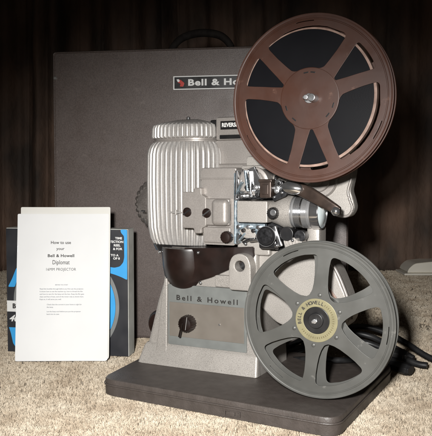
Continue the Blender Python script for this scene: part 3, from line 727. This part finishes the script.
# ------------------------------------------------------------------ power cord behind the projector
pc = empty('power_cord', (0.25, 0.95, 0)); tag(pc, 'black power cord bundle with plugs lying on carpet behind the projector', 'power cord')
def cord(name, pts, r, m='rubber', **k):
    b = tube([((x - 250), (y - 950), z) for x, y, z in pts], r, 14, 12, **k); return obj(name, b, m, pc)
cord('cable', [(110, 960, 14), (160, 990, 34), (205, 1000, 42), (240, 985, 36), (262, 965, 26), (290, 930, 12), (340, 880, 6), (400, 850, 6)], 4.0)
cord('cable', [(70, 940, 10), (140, 965, 26), (200, 965, 28), (236, 945, 18), (262, 920, 10), (275, 912, 9)], 4.2)
cord('cable', [(60, 920, 6), (110, 905, 6), (160, 890, 10), (205, 910, 18), (232, 935, 22), (255, 955, 14)], 4.0)
cord('cable', [(80, 980, 8), (150, 975, 40), (205, 975, 36), (240, 950, 24), (262, 930, 14)], 4.0)
cord('cable', [(70, 950, 6), (130, 880, 26), (150, 870, 27), (180, 885, 24), (210, 915, 20), (236, 925, 12)], 3.6)
def plug(c, rz, rx=0):
    body_ = loft([[(x, w * math.cos(t) , h * math.sin(t)) for t in [2 * math.pi * k / 8 + .39 for k in range(8)]] for x, w, h in
                  ((-20, 4, 4), (-15, 5.5, 5), (-13, 8.5, 6.5), (-2, 9.5, 7.5), (6, 10.5, 8), (9, 10.5, 8), (9.5, 9, 7), (13, 9, 7), (13.5, 7.5, 6))])
    bmesh.ops.bevel(body_, geom=body_.edges[:], offset=.5, segments=1, affect='EDGES')
    M_ = Matrix.Translation((c[0] - 250, c[1] - 950, c[2])) @ Matrix.Rotation(R(rz), 4, 'Z') @ Matrix.Rotation(R(rx), 4, 'Y')
    o = obj('plug', xf(body_, M_), 'rubber', pc)
plug((240, 930, 20), -24, 6)
plug((238, 898, 10), -44, 4)
# ------------------------------------------------------------------ carrying case behind
cs = empty('carrying_case', (-0.03, 1.094, 0), R(-9.2)); tag(cs, 'large grey brown carrying case standing upright behind the projector', 'carrying case')
CW, CH, CD = 231, 452, 200
lid = loft([[(p[0], y, p[1]) for p in rrect(-CW + i, CW - i, 1 + i, CH - i, 5, 5)] for y, i in ((3.4, 3.2), (1.2, 2.2), (.6, 1.2), (3.2, 0), (60, 0))])
co = obj('lid', xf(lid, Matrix.Identity(4)), 'case', cs, angle=50)
obj('body', box(-CW + 1, CW - 1, 61, CD, 1, CH - 1, 8, 4), 'case', cs)
obj('edge_band', loft([[(p[0], y, p[1]) for p in rrect(-CW - .9, CW + .9, .3, CH + .9, 6, 5)] for y in (57, 64)]), 'case_metal', cs)
hd = obj('handle', tube([(-62, 90, CH - 2), (-58, 90, CH + 16), (-40, 90, CH + 33), (-10, 90, CH + 40), (22, 90, CH + 35), (40, 90, CH + 18), (45, 90, CH - 2)], lambda t: 4.6 + 2 * math.sin(math.pi * t), 12, 8, flat=1.0), 'handle', cs)
for x in (-62, 45): obj('handle_mount', box(x - 9, x + 9, 78, 102, CH - 2, CH + 4, 2), 'handle', hd)
obj('hinge_glint', lathe([(3, 0), (3, 1.5), (1.6, 3), (0, 3.2)], (-CW + 3, 3.5, CH - 41), 'v', 20), 'case_metal', cs)  # small metal dome added in place of a reflection on the latch hinge
bx0 = -35
bd = obj('badge', box(bx0 - 1, bx0 + 163, -1.6, 1.8, 388, 409, .6), 'white_ink', cs)
obj('badge_field', box(bx0 + 1.0, bx0 + 161, -2.1, -.5, 389.6, 407.3, .4), 'black', bd)
obj('lettering', text_v('Bell & Howell', 13.2, bx0 + 22, -2.2, 398.2, th=.15, sx=1.36, bold=.48, align='LEFT', space=1.12), 'white_ink', bd, smooth=False)
em = fillet([(6, 404), (11, 403), (17, 398), (15, 392.5), (9.5, 393), (11, 397), (6.5, 399)], 1.2, 3)
obj('emblem', plate([[(x + bx0, z) for x, z in em]], -2.9, -2.0, .2), 'red_ink', bd)
obj('emblem_white', plate([[(x + bx0, z) for x, z in fillet([(4.5, 403.8), (8.5, 404), (10, 400.6), (6.6, 399.4)], .8, 2)]], -3.1, -2.0, .2), 'white_ink', bd)  # white part of the red emblem
for x in (-CW + 25, CW - 25):
    obj('rubber_foot', cyl(9, -3, 2, (x, 40, 1), 'z', 20), 'black', cs)

# ------------------------------------------------------------------ film box behind the booklet
fb = empty('film_box', (-0.1228, 0.989, 0), R(-10)); tag(fb, 'charcoal and cyan cardboard film box with pale spine, behind the white booklet', 'film box')
BW, BH, BD = 183, 181.5, 28
obj('carton', box(-BW, 0, 0.4, BD, 1, BH, 1.2), 'box_white', fb)
fr = obj('front_print', box(-BW + .3, -.8, -.3, 1, 1.6, BH - 1, .3), 'box_dark', fb)
RC = (-98, 78)
def annulus(r0, r1, y, a0=0, a1=360, n=90, c=RC, zx=1.0):
    if a1 - a0 >= 360:
        return plate([[(c[0] + x, c[1] + z * zx) for x, z in circ(r1, n)], [(c[0] + x, c[1] + z * zx) for x, z in circ(r0, n)]], y, y + .3, .05)
    o = arcpts(r1, a0, a1, n); i = arcpts(r0, a1, a0, n)
    return plate([[(c[0] + x, c[1] + z * zx) for x, z in o + i]], y, y + .3, .05)
obj('cyan_ring', annulus(66, 74, -.9, -26, 26, c=(-93, 72)), 'cyan', fr)
obj('grey_ring', annulus(74.3, 79.5, -.8, -50, 50, c=(-93, 72)), 'box_grey', fr)
obj('grey_ring', annulus(64, 71, -.8, 125, 235, c=(-101, 76)), 'box_grey', fr)
obj('cyan_corner', plate([fillet([(-34, 121), (-20, 117.5), (-10, 114), (-1.5, 110), (-1.2, 181), (-11, 181), (-10, 176), (-5.8, 172), (-5.6, 142), (-7, 135), (-12, 129), (-20, 127), (-34, 129)], 2.2, 4)], -.9, -.5, .05), 'cyan', fr)
obj('cyan_flash', plate([fillet([(-180.5, 96), (-174, 108), (-168, 122), (-158, 136), (-148, 144), (-148, 132), (-156, 124), (-165, 110), (-170, 96)], 2, 3)], -.95, -.5, .05), 'cyan', fr)
obj('cyan_flash', plate([fillet([(-181.5, 42), (-162, 42), (-162, 36), (-169, 34), (-170, 24), (-164, 12), (-152, 2.5), (-166, 2.5), (-174, 14), (-177, 28)], 2, 3)], -.95, -.5, .05), 'cyan', fr)
obj('title_band', box(-BW + .5, -80, -1.0, -.2, 60, 76, .1), 'white_ink', fr)
obj('lettering', text_v('BELL & HOWELL', 9.5, -174, -1.1, 68, th=.08, sx=.95, bold=.4, align='LEFT'), 'ink', fr, smooth=False)
obj('number_field', box(-BW + .5, -100, -.98, -.3, 37, 59, .1), 'box_dark', fr)
obj('lettering', text_v('400', 13, -180, -1.1, 50, th=.08, sx=1.1, bold=.3, shear=.4, align='LEFT'), 'white_ink', fr, smooth=False)
strokes = [xf(text_bm(t_, 4.3, th=.06, align='RIGHT', sx=1.1, bold=.14), Matrix.Translation((xe, -.95, z)) @ Matrix.Rotation(R(90), 4, 'X'))
           for t_, z, xe in (('TIME', 168.5, -8.5), ('PROTECTION', 163.5, -6.6), ('REEL', 158.5, -11), ('& FOR', 153.5, -8.5), ('TO A', 144.5, -14), ('OF 8', 140, -12))]
obj('small_print', join(*strokes), 'white_ink', fr, smooth=False)

# ------------------------------------------------------------------ instruction booklet leaning on the box
bk = empty('booklet', (-0.2105, 0.9625, 0.001), R(1)); tag(bk, 'white instruction booklet leaning upright against the film box', 'booklet')
bk.rotation_euler = (R(-7.5), 0, R(0.5))
def sheet(x0, x1, z0, z1, y0, y1, r=(2, 5, 2, 2), dog=0):
    return plate([fillet([(x0, z0), (x1, z0), (x1, z1), (x0, z1)], list(r), 5)], y0, y1, .12)
obj('back_page', sheet(-61.0, 63.5, 3, 213, .9, 2.6), 'paper_back', bk)
cvr = obj('cover', sheet(-65.0, 62, 1, 203.5, -.4, .8), 'paper', bk)
def line(s, z, size, x=0, **k): obj('lettering', text_v(s, size, x, -.62, z, th=.06, **k), 'ink', cvr, smooth=False)
line('How to use', 163.5, 6.0, -5, sx=.98, bold=.08)
line('your', 155, 5.6, -5.5, sx=1.05, bold=.05)
line('Bell & Howell', 145.2, 5.6, -4.5, sx=1.13, bold=.14, space=1.05)
line('Diplomat', 136, 8.4, -4.5, sx=.76, bold=.03)
line('16MM PROJECTOR', 126.3, 5.4, -4.5, sx=.86, bold=.0, space=1.12)
def para(t, x0, z, size=2.5):
    return xf(text_bm(t, size, th=.05, align='LEFT', sx=.98, bold=.03), Matrix.Translation((x0, -.55, z)) @ Matrix.Rotation(R(90), 4, 'X'))
strokes = [para(t, -33, 99.5 - k * 3.6) for k, t in enumerate(('Read this booklet through before you first use the projector.', 'It shows how to set the machine up, how to thread the film',
           'and how to care for the lamp and the lens. Keep the film gate', 'clean and free of dust, and oil the motor only as shown here.', 'Kept so, it will serve you well.'))]
strokes += [para('BEFORE YOU START', -12, 105, 2.0)]
strokes += [para(t, -23, 78 - k * 3.6 - (2.4 if k > 1 else 0)) for k, t in enumerate(('Check that the current in your home is right for', 'the lamp.', 'Let the lamp cool before you put the projector', 'back into its case.'))]
obj('small_print', join(*strokes), 'grey_ink', cvr, smooth=False)
obj('staple', box(-64.9, -64.3, -.75, -.3, 150, 160, .1), 'steel', cvr)
for o_ in (cvr, *cvr.children, *[c for c in bk.children if c is not cvr]):     # the paper is not quite flat
    bm_ = bmesh.new(); bm_.from_mesh(o_.data)
    if len(bm_.verts) < 2000:
        for k in range(-9, 10):
            bmesh.ops.bisect_plane(bm_, geom=bm_.verts[:] + bm_.edges[:] + bm_.faces[:], plane_co=(k * .007, 0, 0), plane_no=(1, 0, 0))
        for k in range(1, 20):
            bmesh.ops.bisect_plane(bm_, geom=bm_.verts[:] + bm_.edges[:] + bm_.faces[:], plane_co=(0, 0, k * .0105), plane_no=(0, 0, 1))
    for v in bm_.verts:
        x, z = v.co.x / .065, v.co.z / .21
        v.co.y += -.0016 * max(0, x) ** 2 - .0012 * max(0, -x) ** 3 + .0007 * math.sin(3.3 * x + 2.2 * z) * (1 - .5 * z) - .0012 * max(0, z - .85) / .15
    bm_.to_mesh(o_.data); bm_.free()

# ------------------------------------------------------------------ low cream object by the curtain at the right
ct = empty('low_tray', (0.60, 1.90, 0)); tag(ct, 'low cream enamel tray with rounded corner on the carpet by the curtain', 'tray')
prof = fillet([(-96, 8), (120, 8), (120, 36), (-30, 36), (-78, 31), (-92, 18)], [2, 5, 8, 10, 12, 4], 6)
obj('top', loft([[(p[0] - s, y, p[1] - s2) for p in prof] for y, s, s2 in ((-40, 0, 2), (-42, 0, 0), (40, 0, 0))]), 'cream', ct)
obj('foot_rim', box(-106, 124, -50, 44, 0, 5.5, 2), 'cream', ct)
